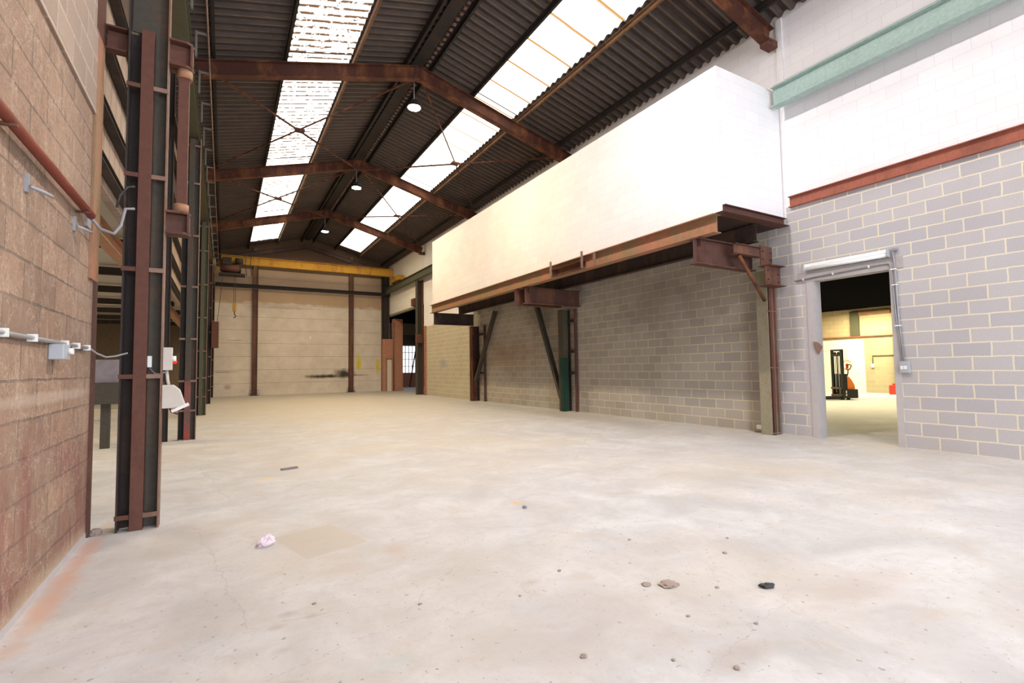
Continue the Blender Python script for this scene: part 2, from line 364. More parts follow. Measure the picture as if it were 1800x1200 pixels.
def sky_mat(name, dirty, strength):
    """translucent rooflight sheet glowing with daylight, its light cut by dirt lying in the corrugations"""
    t = NT(name, .6)
    y = t.sep.outputs['Y']; x = t.sep.outputs['X']
    if dirty:
        f = t.math('FRACT', t.math('DIVIDE', t.math('ADD', y, t.math('MULTIPLY', t.noise(1.5, 3), .05)), .25))
        band = t.ramp(t.math('ABSOLUTE', t.math('SUBTRACT', f, .5)), .15, .25)
        n = t.noise(5, 6, .65, sc=(1.3, .8, 1))
        g = t.ramp(y, 10, 26, -.03, .03)
        m = t.math('MULTIPLY', band, t.ramp(t.math('SUBTRACT', n, g), .43, .50))
        m2 = t.ramp(t.math('SUBTRACT', t.noise(8, 5, .7), g), .60, .63)
        m = t.math('MAXIMUM', m, m2)
        col = t.mix(m, SKY_COL, (.05,.022,.007))
    else:
        f = t.math('FRACT', t.math('DIVIDE', t.math('ADD', y, t.math('MULTIPLY', t.noise(1.5, 3), .03)), 1.0))
        band = t.ramp(t.math('ABSOLUTE', t.math('SUBTRACT', f, .5)), .435, .45)
        edge = t.noise(3, 5, .7)
        m = t.math('MULTIPLY', band, t.ramp(edge, .20, .30))
        m2 = t.ramp(t.noise(7, 3, .5), .76, .78)
        col = t.mix(t.math('MAXIMUM', m, m2), SKY_COL, (.20,.10,.025))
    t.out(col)
    t.b.inputs['Base Color'].default_value = (.12,.09,.07,1)
    for l in list(t.t.links):
        if l.to_socket == t.b.inputs['Base Color']: t.t.links.remove(l)
    t.l(col, t.b.inputs['Emission Color']); t.b.inputs['Emission Strength'].default_value = strength
    return t.m
M['sky_l'] = sky_mat('grimy_rooflight_sheet', True, SKY_L)
M['sky_r'] = sky_mat('clear_rooflight_sheet', False, SKY_R)

M['rust'] = steel('rusty_brown_steel', (.115,.055,.043), (.20,.09,.055), .35)
M['rafter'] = steel('red_oxide_rafter_steel', (.085,.032,.022), (.22,.085,.035), .40)
M['maroon'] = steel('maroon_steel', (.125,.055,.040), (.15,.07,.05), .2)
M['oxide'] = steel('red_oxide_steel', (.38,.13,.085), (.26,.09,.06), .4)
M['orange_rust'] = steel('orange_weathered_steel', (.40,.18,.11), (.26,.19,.10), .6)
M['green'] = steel('pale_green_painted_steel', (.36,.47,.43), (.32,.42,.37), .3)
M['olive'] = steel('olive_painted_steel', (.10,.10,.062), (.13,.09,.05), .3)
M['greygreen'] = steel('grey_green_steel', (.075,.066,.052), (.11,.07,.05), .35)
M['darkgreen'] = steel('bottle_green_painted_steel', (.02,.055,.036), (.035,.05,.03), .3)
M['khaki'] = steel('khaki_painted_steel', (.30,.27,.19), (.26,.18,.11), .35)
M['dark'] = steel('dark_steel', (.045,.036,.032), (.07,.045,.035), .3)
M['purlin'] = steel('grey_brown_purlin_steel', (.032,.027,.026), (.055,.035,.026), .3)
M['purlin_rust'] = steel('rust_orange_purlin', (.22,.12,.06), (.14,.07,.04), .5)
M['pinkflange'] = steel('pinkish_primer_steel', (.27,.17,.13), (.19,.10,.07), .4)
M['yellow'] = steel('yellow_crane_paint', (.48,.26,.035), (.34,.16,.03), .35)
M['deck'] = steel('dark_deck_soffit', (.055,.035,.03), (.09,.05,.035), .4)
M['galv'] = plain('galvanised_grey', (.33,.33,.36), .45, .3)
M['white'] = plain('white_plastic', (.80,.80,.78), .5, 0, .06)
M['offwhite'] = plain('dusty_cream_plastic', (.58,.53,.47), .6, 0, .15)
M['greyplastic'] = plain('grey_plastic', (.40,.42,.46), .5, 0, .1)
M['black'] = plain('black_plastic', (.015,.015,.016), .45, 0, .2)
M['orange'] = plain('orange_cowl', (.95,.24,.04), .4, 0, .05)
M['red'] = plain('red_plastic', (.65,.03,.02), .4, 0, .1)
M['redfoot'] = steel('faded_red_painted_steel', (.33,.075,.06), (.16,.10,.08), .5)
M['redpipe'] = steel('red_painted_pipe', (.30,.07,.05), (.22,.07,.05), .3, .45)
M['diffuser'] = plain('white_batten_diffuser', (.86,.88,.88), .35, 0, .03)
M['concrete'] = plain('lintel_concrete', (.40,.37,.36), .85, 0, .2)
M['render'] = plain('smooth_cement_render', (.48,.45,.45), .85, 0, .15)
M['pale'] = plain('pale_ceiling_board', (.46,.42,.37), .9, 0, .1)
M['brownwall'] = plain('sooty_brown_wall', (.22,.16,.10), .9, 0, .4)
M['bracketgrey'] = plain('dusty_bracket_steel', (.13,.115,.10), .7, 0, .3)
M['umber'] = steel('brown_olive_steel', (.22,.19,.14), (.22,.11,.08), .6)
M['gable'] = plain('dark_brown_gable_sheet', (.14,.085,.05), .9, 0, .4)
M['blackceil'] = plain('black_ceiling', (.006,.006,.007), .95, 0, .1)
M['cream'] = plain('cream_painted_board', (.88,.84,.70), .7, 0, .04)
M['doorcream'] = plain('cream_painted_door', (.72,.62,.48), .7, 0, .1)
M['stone'] = plain('broken_concrete', (.36,.29,.25), .95, 0, .4)
M['litter'] = plain('pinkish_white_wrapper', (.72,.60,.66), .5, 0, .2)
M['slat'] = plain('grey_weathered_wood', (.24,.21,.23), .9, 0, .4)
M['lead'] = plain('black_cable', (.03,.028,.028), .6)
M['greycable'] = plain('grey_cable', (.26,.25,.27), .6)
def emis(name, col, s):
    t = NT(name); t.b.inputs['Emission Color'].default_value = (*col, 1); t.b.inputs['Emission Strength'].default_value = s
    return t.out((.8,.8,.8))
M['lens'] = emis('lit_lamp_lens', LAMP_COL, LAMP)
M['lens_cool'] = emis('lit_cool_lamp_lens', (1, .95, .95), LAMP*1.15)
M['winlight'] = emis('daylit_window_glass', (.95,.97,1), 1.6)
M['redled'] = emis('red_indicator', (1,.03,.01), .7); M['redled'].node_tree.nodes['Principled BSDF'].inputs['Base Color'].default_value = (.4,.01,.01,1)

M['blackceil'].node_tree.nodes['Principled BSDF'].inputs['Specular IOR Level'].default_value = 0
# ------------------------------------------------------------------ setting
RZ, RS, RX = 10.1, .268, 4.57      # ridge height, slope, ridge position
def rz(x): return RZ - RS*abs(x-RX)
YB, YF = -8.0, 34.0
XL, XR = -1.2, 9.9
struct(MB().box(-16, 32, YB-.5, 46, -.15, 0).build('floor', M['floor']))
def corrugate(y0, y1, xa, xb, pitch=.25, amp=.04, th=.01, n=8):
    mb = MB(); bm = mb.bm; N = int((y1-y0)/pitch*n); prev = None
    for i in range(N+1):
        y = y0+(y1-y0)*i/N; c = math.sin(2*math.pi*y/pitch); h = amp*(max(-.7, min(.7, c*1.3)))/.7
        row = [bm.verts.new((x, y, rz(x)+h)) for x in (xa, xb)]
        if prev:
            f = bm.faces.new((prev[0], row[0], row[1], prev[1])); f.smooth = False
        prev = row
    return mb
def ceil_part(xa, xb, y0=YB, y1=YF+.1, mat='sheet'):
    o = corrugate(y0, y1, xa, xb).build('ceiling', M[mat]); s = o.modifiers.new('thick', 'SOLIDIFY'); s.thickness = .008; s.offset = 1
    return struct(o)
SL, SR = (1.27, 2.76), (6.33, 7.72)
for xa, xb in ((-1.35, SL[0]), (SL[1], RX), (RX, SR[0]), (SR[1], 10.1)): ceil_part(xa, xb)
FR = [-1.15, 5.85, 12.75, 19.75, 26.75]
# rooflight strips, one length of sheet per bay
bays = [(YB, -1.2), (-1.1, 5.8), (5.9, 12.7), (12.8, 19.7), (19.8, 26.7), (26.8, 33.1)]
k = 1
for (xa, xb), mt, nm in ((SL, 'sky_l', 'grimy'), (SR, 'sky_r', 'cleaner')):
    for i, (a, b) in enumerate(bays):
        o = corrugate(a, b, xa, xb, amp=.02).build('window_%d' % k, M[mt]); k += 1
        struct(o)
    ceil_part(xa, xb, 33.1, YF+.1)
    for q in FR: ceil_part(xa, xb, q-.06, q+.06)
for x in (RX,):
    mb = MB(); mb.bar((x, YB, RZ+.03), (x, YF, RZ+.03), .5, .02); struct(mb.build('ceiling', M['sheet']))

# right wall
DY0, DY1, DZ = 4.0, 5.28, 3.03
ww = MB(); ww.box(9.9, 10.12, YB, DY0, 0, 4.62); ww.box(9.9, 10.12, DY1, 6.15, 0, 4.235); ww.box(9.9, 10.12, DY1, 5.75, 4.235, 4.62); ww.box(9.9, 10.12, DY0, DY1, DZ, 4.62)
struct(ww.build('wall_right', M['block']))
ww = MB(); ww.box(9.9, 10.12, YB, 5.75, 4.62, 8.75); ww.box(9.9, 10.12, 5.75, 20.42, 4.235, 8.75); ww.box(9.9, 10.12, 20.42, 26.95, 3.87, 8.75)
struct(ww.build('wall_right_upper', M['white_block']))
ww = MB(); ww.box(9.9, 10.12, 26.95, YF, 5.25, 8.75)
struct(ww.build('wall_right_far', M['cream_block']))
struct(MB().box(9.86, 9.9, 5.66, 5.78, 6.9, 8.6).build('wall_right_pier', M['white_block']))
struct(MB().box(9.9, 10.12, 6.15, 20.0, 0, 4.235).build('wall_right_middle', M['block_lamp_tint']))
ww = MB(); ww.box(9.9, 10.12, 20.0, 26.95, 0, 3.87); ww.box(9.9, 10.12, 20.0, 20.42, 3.87, 4.235)
struct(ww.build('wall_right_beyond', M['block_far']))
# doorway: lintel, render jambs
mb = MB(); mb.box(9.88, 9.9, DY0-.2, DY1+.3, DZ, DZ+.2); struct(mb.build('trim_1', M['concrete']))
mb = MB(); mb.box(9.885, 10.13, DY1-.005, DY1+.13, 0, DZ); struct(mb.build('trim_2', M['render']))
mb = MB(); mb.box(9.885, 10.13, DY0-.09, DY0+.005, 0, DZ); struct(mb.build('trim_3', M['render']))
# back wall
struct(MB().box(-1.2, 9.95, YF, YF+.2, 0, 7.75).build('wall_back', M['back']))
g = MB(); g.prism([(-1.2, 7.75), (9.95, 7.75), (9.95, rz(9.95)), (RX, RZ), (-1.2, rz(-1.2))], YF, YF+.2, lambda u, v, t: (u, t, v)); struct(g.build('wall_gable', M['gable']))
# left near wall and its rough upper courses
struct(MB().box(-1.26, -1.02, YB, 5.72, 0, 3.70).build('wall_left', M['brown_block']))
struct(MB().box(-1.27, -1.0, YB, 5.60, 3.70, 8.6).build('wall_left_upper', M['rough_block']))
struct(MB().box(-1.08, -1.015, YB, 5.70, 0, .045).build('baseboard_left', M['render']))
# left high-level cladding over the open side
struct(MB().box(-1.35, -1.25, 5.9, YF, 3.6, 8.6).build('wall_left_far', M['clad']))
# rear wall behind the camera with a wide loading opening
ww = MB(); ww.box(-1.2, .1, YB-.2, YB, 0, 9); ww.box(9.1, 10, YB-.2, YB, 0, 9); ww.box(.1, 9.1, YB-.2, YB, 5.6, 10); struct(ww.build('wall_front', M['white_block_x']))
# neighbouring bay on the left
struct(MB().box(-14, -1.45, 5.9, YF, 4.3, 4.4).build('ceiling_side_bay', M['pale']))
struct(MB().box(-14, -1.2, YF, YF+.2, 0, 4.4).build('wall_side_bay_back', M['brownwall']))
struct(MB().box(-14.2, -14, YB, YF, 0, 4.4).build('wall_side_bay_left', M['brownwall']))
struct(MB().box(-14, -1.3, 4.9, 5.1, 0, 4.4).build('wall_side_bay_front', M['brownwall']))

# room beyond the doorway
struct(MB().box(27.1, 27.3, 1, 24, 2.75, 5).build('wall_next_room_upper', M['tan_block']))
struct(MB().box(27.0, 27.2, 1, 24, 0, 2.72).build('wall_next_room', M['olive_block']))
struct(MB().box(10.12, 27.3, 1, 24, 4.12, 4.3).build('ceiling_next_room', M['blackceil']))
struct(MB().box(10.12, 27.3, .8, 1, 0, 4.3).build('wall_next_room_side', M['olive_block']))
struct(MB().box(10.12, 27.3, 24, 24.2, 0, 4.3).build('wall_next_room_end', M['olive_block']))
struct(MB().box(26.94, 27.0, 12.15, 20, 0, 2.6).build('trim_4', M['cream']))
struct(MB().box(26.92, 26.94, 13.2, 20, 2.08, 2.12).build('trim_5', M['doorcream']))
struct(MB().box(26.9, 27.02, 4, 20, 2.72, 2.76).build('trim_6', M['oxide']))

# far right corner: opening into the brick lean-to
struct(MB().box(9.35, 10.06, 33.5, 33.7, 0, 3.55).build('wall_lean_to', M['red_brick']))
struct(MB().box(10.1, 10.72, 33.4, 33.9, 0, 4.95).build('wall_lean_to_pier', M['red_brick']))
struct(MB().box(9.35, 16, 40, 40.2, 0, 1.15).build('wall_lean_to_back', M['red_brick']))
ww = MB(); ww.box(9.35, 12.75, 40, 40.2, 1.15, 5.5); ww.box(13.95, 16, 40, 40.2, 1.15, 5.5); ww.box(12.75, 13.95, 40, 40.2, 3.45, 5.5); struct(ww.build('wall_lean_to_top', M['brownwall']))
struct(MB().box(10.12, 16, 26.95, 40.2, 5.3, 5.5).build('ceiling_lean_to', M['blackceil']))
struct(MB().box(16, 16.2, 26.95, 40.2, 0, 5.5).build('wall_lean_to_right', M['brownwall']))
struct(MB().box(10.12, 16, 26.7, 26.93, 0, 5.5).build('wall_lean_to_near', M['brownwall']))
wn = struct(MB().box(12.75, 13.95, 40.08, 40.1, 1.15, 3.45).build('window_13', M['winlight']))
fr = MB()
for i in range(5): x = 12.77+i*.29; fr.box(x-.02, x+.02, 40.0, 40.06, 1.15, 3.45)
for i in range(5): z = 1.17+i*.565; fr.box(12.75, 13.95, 40.0, 40.06, z-.02, z+.02)
struct(fr.build('window_frame', M['dark'], wn))
d = struct(MB().box(9.63, 9.95, 33.46, 33.5, 0, 2.15).build('door_1', M['doorcream']))
MB().box(9.58, 9.63, 33.44, 33.5, 0, 2.22).box(9.58, 10.0, 33.44, 33.5, 2.15, 2.22).build('door_frame', M['brownwall'], d)

# ------------------------------------------------------------------ roof steel
ordinal = {-1.15: 'behind the camera', 5.85: 'nearest the camera, ending over the red wall beam', 12.75: 'crossing above the near end of the room, first full frame', 19.75: 'middle one of the three full roof frames', 26.75: 'farthest full roof frame before the back wall'}
for y in FR:
    t = thing('roof_frame', 'red-brown steel portal roof frame, ' + ordinal[y], 'roof frame', (RX, y, 8), 'steel portal roof frames')
    for sgn, xe in ((-1, -.62), (1, 9.72)):
        a = Vector((RX, y, 9.64)); b = Vector((xe, y, 9.64-.276*abs(xe-RX)))
        MB().ibeam(a, b, .20, .36, .018, .012).build('rafter', M['rafter'], t)
    MB().box(RX-.13, RX+.13, y-.02, y+.02, 9.44, 9.80).build('apex_plate', M['rafter'], t)
    MB().box(9.56, 9.86, y-.10, y+.10, 8.0, 8.14).build('end_plate', M['maroon'], t)
# gable frame steel
t = thing('gable_rafter', 'brown sloping steel pair against the gable above the crane', 'gable rafter', (RX, 33.7, 8))
MB().ibeam((-.9, 33.55, 8.05), (RX, 33.55, 9.4), .12, .26).build('rafter', M['deck'], t)
MB().ibeam((RX, 33.55, 9.4), (9.6, 33.55, 8.05), .12, .26).build('rafter', M['deck'], t)

def purlin(x, lab, mat='purlin', h=.17, w_=.06, dz=-.05):
    z = rz(x)+dz-h/2
    s = 1 if x > RX else -1
    o = MB().channel((x, YB, z), (x, YF, z), w_, h, .012, side=s).build('roof_purlin', M[mat])
    return tag(o, lab, 'purlin', 'roof purlins')
purlin(-.30, 'dark roof purlin over the left eaves')
purlin(1.20, 'dark roof purlin on the eaves side of the grimy left rooflights')
purlin(2.84, 'rust-orange roof purlin on the ridge side of the grimy left rooflights', 'purlin_rust', .14)
purlin(4.22, 'dark roof purlin just left of the ridge', h=.2)
purlin(4.92, 'dark roof purlin just right of the ridge', h=.2)
purlin(6.25, 'dark roof purlin on the ridge side of the clear right rooflights')
purlin(7.80, 'rust-orange roof purlin on the wall side of the clear right rooflights', 'purlin_rust', .14)
purlin(9.35, 'dark roof purlin just above the white right wall')
# ridge cap underside with its row of holes
mb = MB(); mb.box(RX-.16, RX+.16, YB, YF, 9.93, 9.95)
t = tag(mb.build('ridge_cap', M['purlin']), 'dark ridge cap running along the middle of the roof', 'ridge cap')
for i in range(100):
    y = 7.0+i*.21
    b = MB().box(RX+.19, RX+.27, y, y+.07, 9.90, 9.935).build('closer_tooth', M['pinkflange'], t)

# diagonal wind bracing
for i, (y0, y1) in enumerate(((12.75, 19.75), (19.75, 26.75))):
    for s, xe, side in ((-1, -.55, 'left'), (1, 9.65, 'right')):
        ze = 8.42
        t = thing('roof_brace', 'crossed thin rusty rods under the %s roof slope in the %s bay' % (side, ('nearer', 'farther')[i]), 'roof bracing', ((xe+RX)/2, (y0+y1)/2, 8.7), 'crossed roof bracing rods')
        xm, ym = RX+(xe-RX)*.54, (y0+y1)/2
        a = Vector((xe, y0+.1, ze-.05)); b = Vector((RX+s*.15, y1-.1, 9.42)); c_ = Vector((xe, y1-.1, ze-.05)); d_ = Vector((RX+s*.15, y0+.1, 9.42))
        MB().bar(a, b, .045, .045).build('rod', M['rafter'], t)
        MB().bar(c_, d_, .035, .035, du=.05).build('rod', M['rafter'], t)
        m = (a+b)/2
        MB().box(m.x-.14, m.x+.14, m.y-.12, m.y+.12, m.z-.012, m.z+.045).build('node_plate', M['rust'], t)

# high bay lamps
def lamp(y, lab):
    t = thing('high_bay_lamp', lab, 'lamp', (4.46, y, 8.6), 'high bay lamps under the ridge')
    h = MB().cyl((4.46, y, 8.68), .19, .10, r2=.15).cyl((4.46, y, 8.78), .10, .09).build('housing', M['black'], t)
    MB().cyl((4.46, y, 8.665), .165, .014).build('lens', M['lens_cool' if y < 8 else 'lens'], h)
    MB().tube([(4.46, y, 8.87), (4.46, y, 9.46)], .012).build('drop_rod', M['galv'], t)
lamp(-1.2, 'round high bay lamp behind the camera'); lamp(5.8, 'round high bay lamp above the camera, out of the frame')
lamp(12.84, 'largest bright high bay lamp, hanging from the nearest full roof frame')
lamp(19.74, 'middle high bay lamp of the three lit ones')
lamp(26.82, 'smallest and farthest high bay lamp, near the back wall')

# ------------------------------------------------------------------ runway beams and crane
def runway(x, y0, y1, lab, mat='green', w_=.20):
    t = thing('runway_beam', lab, 'crane beam', (x, (y0+y1)/2, 6.6), 'crane runway beams')
    MB().ibeam((x, y0, 6.8), (x, y1, 6.8), w_, .40, .02, .012).build('beam', M[mat], t)
    MB().bar((x, y0, 7.025), (x, y1, 7.025), .05, .05).build('rail', M['dark'], t)
    return t
runway(9.55, YB, 5.70, 'pale green steel runway beam on the white wall, meeting the projecting room')
runway(9.55, 20.5, 33.4, 'olive runway beam beyond the projecting room, under the crane end', 'olive')
runway(-.66, YB, 33.4, 'olive green runway beam high along the left columns', 'olive', .24)
# crane
t = thing('overhead_crane', 'yellow travelling crane girder spanning the hall before the back wall', 'crane', (4.6, 31, 7.1))
MB().ibeam((-.2, 31, 7.62), (9.35, 31, 7.62), .26, .46, .025, .014).build('girder', M['yellow'], t)
for x in (9.55, -.65):
    ec = MB().box(x-.2, x+.2, 30.1, 31.9, 7.09, 7.42).build('end_carriage', M['yellow'], t, .03)
    for y in (30.3, 31.7): MB().cyl((x-.06, y, 7.14), .09, .12, (1,0,0)).build('wheel', M['dark'], ec)
MB().tube([(1.2, 30.9, 7.92), (4, 30.9, 7.92), (9.3, 30.9, 7.92)], .02).build('conductor_pipe', M['rust'], t)
for x in (1.0, 1.25): MB().tube([(x, 30.8, 7.95), (x-.05, 30.78, 7.4), (x+.02, 30.78, 6.75)], .018).build('hanging_cable', M['lead'], t)
t = thing('crane_hoist', 'dark hoist trolley under the left end of the yellow crane girder', 'hoist', (.25, 31, 6.6))
MB().box(-.2, .75, 30.55, 31.4, 6.95, 7.25).box(-.15, .3, 30.5, 30.95, 7.25, 7.65).build('trolley_frame', M['dark'], t, .02)
MB().cyl((-.25, 30.7, 7.1), .2, .9, (1,0,0)).build('drum', M['maroon'], t)
MB().cyl((.45, 30.65, 7.5), .16, .4, (1,0,0)).build('motor', M['dark'], t)
MB().box(-.3, .95, 30.6, 31.3, 6.72, 6.82).build('lower_plate', M['dark'], t)
MB().tube([(.42, 30.9, 6.8), (.42, 30.9, 5.2)], .012).tube([(.50, 30.9, 6.8), (.50, 30.9, 5.2)], .012).build('hoist_rope', M['lead'], t)
hb = MB().box(.38, .55, 30.85, 30.97, 4.75, 5.2).build('hook_block', M['yellow'], t, .03)
MB().tube([(.465, 30.9, 4.75), (.465, 30.9, 4.6), (.53, 30.9, 4.52), (.50, 30.9, 4.42), (.42, 30.9, 4.42)], .025).build('hook', M['dark'], hb)
o = MB().tube([(-.1, 30.7, 6.9), (-.25, 30.6, 5.0), (-.42, 30.4, 3.2), (-.45, 30.3, 2.9)], .012).build('pendant_cable', M['lead']); tag(o, 'thin black cable slanting down from the hoist to the left columns', 'cable')

# beam across back wall, wall posts
o = MB().ibeam((-.5, 33.62, 6.62), (9.88, 33.62, 6.62), .16, .22, .02, .012).build('wall_beam', M['dark']); tag(o, 'long dark steel beam lying across the back wall below the crane', 'beam')
for x, lab in ((1.62, 'brown steel post on the back wall, left one under the crane'), (7.32, 'brown steel post on the back wall, right one by the scorch mark')):
    t = thing('wall_post', lab, 'post', (x, 33.88, 0), 'back wall steel posts')
    MB().ibeam((x, 33.86, 0.02), (x, 33.86, 6.5), .22, .28, .014, .012, up=(1,0,0)).build('shaft', M['rust'], t)
    MB().ibeam((x, 33.86, 6.74), (x, 33.86, 9.05), .22, .28, .014, .012, up=(1,0,0)).build('upper_shaft', M['purlin_rust'], t)
    MB().box(x-.28, x+.28, 33.7, 34.0, 0, .02).build('base_plate', M['dark'], t)
    for z in (.12, .30):
        for q in (-.24, .13): MB().box(x+q, x+q+.11, 33.74, 33.9, z, z+.02).build('fixing_lug', M['dark'], t)
t = thing('corner_column', 'black steel corner column at the right end of the back wall', 'column', (9.6, 33.2, 0))
MB().ibeam((9.6, 33.82, 0), (9.6, 33.82, 7.9), .3, .44, .02, .015, up=(1,0,0)).build('shaft', M['dark'], t)
t.location.z = 0
# ------------------------------------------------------------------ left columns
def left_column(y, lab, cut=False, mats=('greygreen', 'maroon'), low=None):
    x0, x1 = -.82, -.50; xc = -.665
    t = thing('lattice_column', lab, 'column', (-.66, y, 0), 'left row of lattice steel columns')
    top = 6.58 
    MB().box(xc, x1, y+.045, y+.06, 0, top).build('web', M[mats[0]], t)
    MB().box(x0, xc, y+.10, y+.115, 0, 4.72 if cut else top).build('shaded_web', M['dark'], t)  # dark steel paints the shade of the left recess into its colour
    if cut: MB().box(x0, xc, y+.045, y+.06, 4.72, top).build('upper_web', M['greygreen'], t)
    MB().box(x0, x0+.014, y-.06, y+.16, 0, top).build('outer_flange', M['dark'], t)
    MB().box(x1-.014, x1, y-.06, y+.06, 0, top).build('inner_flange', M['pinkflange'], t)
    if cut:
        MB().box(xc-.055, xc+.045, y-.07, y+.044, 0, 4.70).build('centre_channel', M['maroon'], t, .004)
        zs = [.13, 1.395, 2.39, 3.28, 4.14]
    else:
        MB().box(xc-.05, xc+.06, y-.04, y+.044, 1.25 if low else 0, top).build('centre_channel', M[mats[1]], t, .004)
        if low: MB().box(xc-.052, xc+.062, y-.042, y+.044, 0, 1.25).build('red_painted_foot', M[low], t)
        zs = [.62, 1.25, 2.15, 3.28, 4.40, 5.56, 6.4]
    for z in zs:
        MB().box(x0-.006, xc-.056, y-.075, y-.061, z-.02, z+.02).build('batten', M['pinkflange' if not cut else 'maroon'], t)
        MB().box(xc+.046, x1, y-.075, y-.061, z-.02, z+.02).build('batten', M['pinkflange'], t)
    # roof leg above the runway seat
    if not cut: MB().ibeam((-1.04, y-.1, 0), (-1.04, y-.1, 8.35), .10, .1, .012, .01, up=(1,0,0)).build('roof_leg', M['dark'], t)
    return t
c1 = left_column(5.74, 'nearest lattice steel column on the left, with maroon centre strip and floodlight', True)
# corbels and stub post on the near column
t = c1
def dshape(z0, z1, name, x0=-.498, x1=-.30, y=5.74, mat='maroon'):
    pts = [(x0, y-.09), (x1-.06, y-.09), (x1-.02, y-.06), (x1, y), (x1-.02, y+.06), (x1-.06, y+.09), (x0, y+.09)]
    MB().prism(pts, z1-.02, z1, lambda u, v, w_: (u, v, w_)).prism(pts, z0, z0+.02, lambda u, v, w_: (u, v, w_)).box(x0, x1-.01, y-.006, y+.006, z0, z1).box(x1-.03, x1-.01, y-.07, y+.07, z0+.02, z1-.02).build(name, M[mat], t)
dshape(4.42, 4.68, 'upper_corbel'); dshape(2.76, 2.98, 'lower_corbel', mat='rust')
MB().cyl((-.375, 5.74, 4.33), .065, .09).build('bearing_pad', M['orange_rust'], t)
MB().cyl((-.385, 5.74, 2.98), .065, .085).build('bearing_pad', M['orange_rust'], t)
MB().box(-.425, -.335, 5.70, 5.78, 3.066, 4.33).build('hanger_post', M['maroon'], t, .004)
left_column(12.70, 'second lattice steel column on the left, with red painted foot', mats=('greygreen', 'greygreen'), low='redfoot')
left_column(19.65, 'third lattice steel column on the left, olive and narrow in view', mats=('olive', 'olive'))
left_column(26.6, 'fourth lattice steel column on the left, with brown box fixed to it', mats=('dark', 'dark'))
left_column(33.3, 'last lattice column on the left, against the back wall', mats=('dark', 'dark'))
o = MB().box(-.50, -.22, 26.2, 26.5, 2.55, 3.75).build('switch_box', M['maroon'], None, .01); tag(o, 'tall dark maroon switch box on the fourth left column', 'switch box')
# steel at end of left wall and channel to the column
t = thing('wall_end_column', 'rust-orange steel column closing the end of the left block wall', 'column', (-1.1, 5.78, 0))
MB().box(-1.26, -1.0, 5.725, 5.745, 0, 8.4).build('end_flange', M['rust'], t)
MB().box(-1.019, -.999, 5.47, 5.745, 2.25, 4.45).build('face_plate', M['orange_rust'], t)
MB().box(-1.019, -.999, 5.40, 5.745, 4.45, 8.4).build('upper_plate', M['maroon'], t)
MB().box(-1.019, -.999, 5.665, 5.745, 0, 2.25).build('edge_angle', M['rust'], t)
o = MB().channel((-1.0, 5.78, 4.58), (-.84, 5.78, 4.58), .10, .23, .014, side=-1).build('tie_channel', M['maroon']); tag(o, 'short maroon channel tying the left wall end to the nearest column', 'beam')
# girts
for i, z in enumerate((3.75, 4.35, 5.1, 5.9, 6.9, 7.8)):
    o = MB().channel((-1.19, 5.95, z), (-1.19, YF-.05, z), .10, .09, .01, side=-1).build('cladding_girt', M['dark'])
    tag(o, 'dark horizontal girt on the left high cladding, %s from the bottom' % ('lowest', 'second', 'third', 'fourth', 'fifth', 'topmost, sixth')[i], 'girt', 'girts of the left cladding')
o = MB().ibeam((-1.55, 5.95, 3.46), (-1.55, YF-.05, 3.46), .16, .24, .014, .01).build('edge_beam', M['orange_rust']); tag(o, 'orange-brown edge beam under the left cladding, seen behind the nearest column', 'beam')
o = MB().ibeam((-3.2, 7.6, 3.55), (-1.66, 7.6, 3.55), .14, .30, .014, .01).build('cross_beam', M['greygreen']); tag(o, 'grey cross beam just behind the end of the left wall', 'beam')
for i, y in enumerate((12.9, 16.4, 19.9, 23.2, 26.4, 29.6, 32.4)):
    t = thing('side_bay_truss', 'dark roof beam of the neighbouring bay, %s one from the camera' % ('first', 'second', 'third', 'fourth', 'fifth', 'sixth', 'seventh')[i], 'roof beam', (-7.5, y, 4), 'roof beams of the neighbouring bay')
    MB().bar((-13.9, y, 4.12), (-1.7, y, 4.12), .1, .2).build('chord', M['dark'], t)
    for k2 in range(5):
        x = -12.5+k2*2; MB().bar((x, y, 4.1), (x+1.2, y+.0+1.2, 4.24), .05, .06).build('stay', M['dark'], t)
for i, (x, y) in enumerate(((-4.6, 17.2), (-6.6, 26))):
    o = MB().ibeam((x, y, 0), (x, y, 4.0), .2, .2, .015, .012, up=(1,0,0)).build('side_bay_post', M['dark']); tag(o, ('dark steel post standing in the neighbouring bay, nearer one', 'dark steel post standing in the neighbouring bay, farther one')[i], 'post')
# crash barrier
t = thing('crash_barrier', 'low grey steel barrier rail on posts behind the nearest column', 'barrier', (-2, 12.1, 0))
MB().channel((-3.6, 12.1, 1.05), (-1.02, 12.1, 1.05), .1, .40, .014, side=1).build('rail', M['greygreen'], t)
for x in (-3.4, -1.95): MB().box(x-.07, x+.07, 12.16, 12.28, 0, 1.2).build('post', M['greygreen'], t)
o = MB().box(-2.35, -1.75, 12.14, 12.2, 1.26, 1.70).build('notice_board', M['slat']); tag(o, 'plain grey board standing on the low barrier rail', 'board')

# power feed rail on brackets, high left
t = thing('conductor_line', 'thin line of pipe on angle brackets high along the left columns', 'pipe', (-.3, 20, 7))
MB().tube([(-.31, YB, 7.08), (-.31, 29.6, 7.08)], .014, 8).build('pipe', M['pinkflange'], t)
for i in range(20):
    y = 8.2+i*1.25
    if y > 29.5: break
    MB().box(-.47, -.30, y, y+.02, 7.06, 7.10).box(-.49, -.46, y-.02, y+.03, 6.66, 7.10).build('bracket', M['bracketgrey'], t)

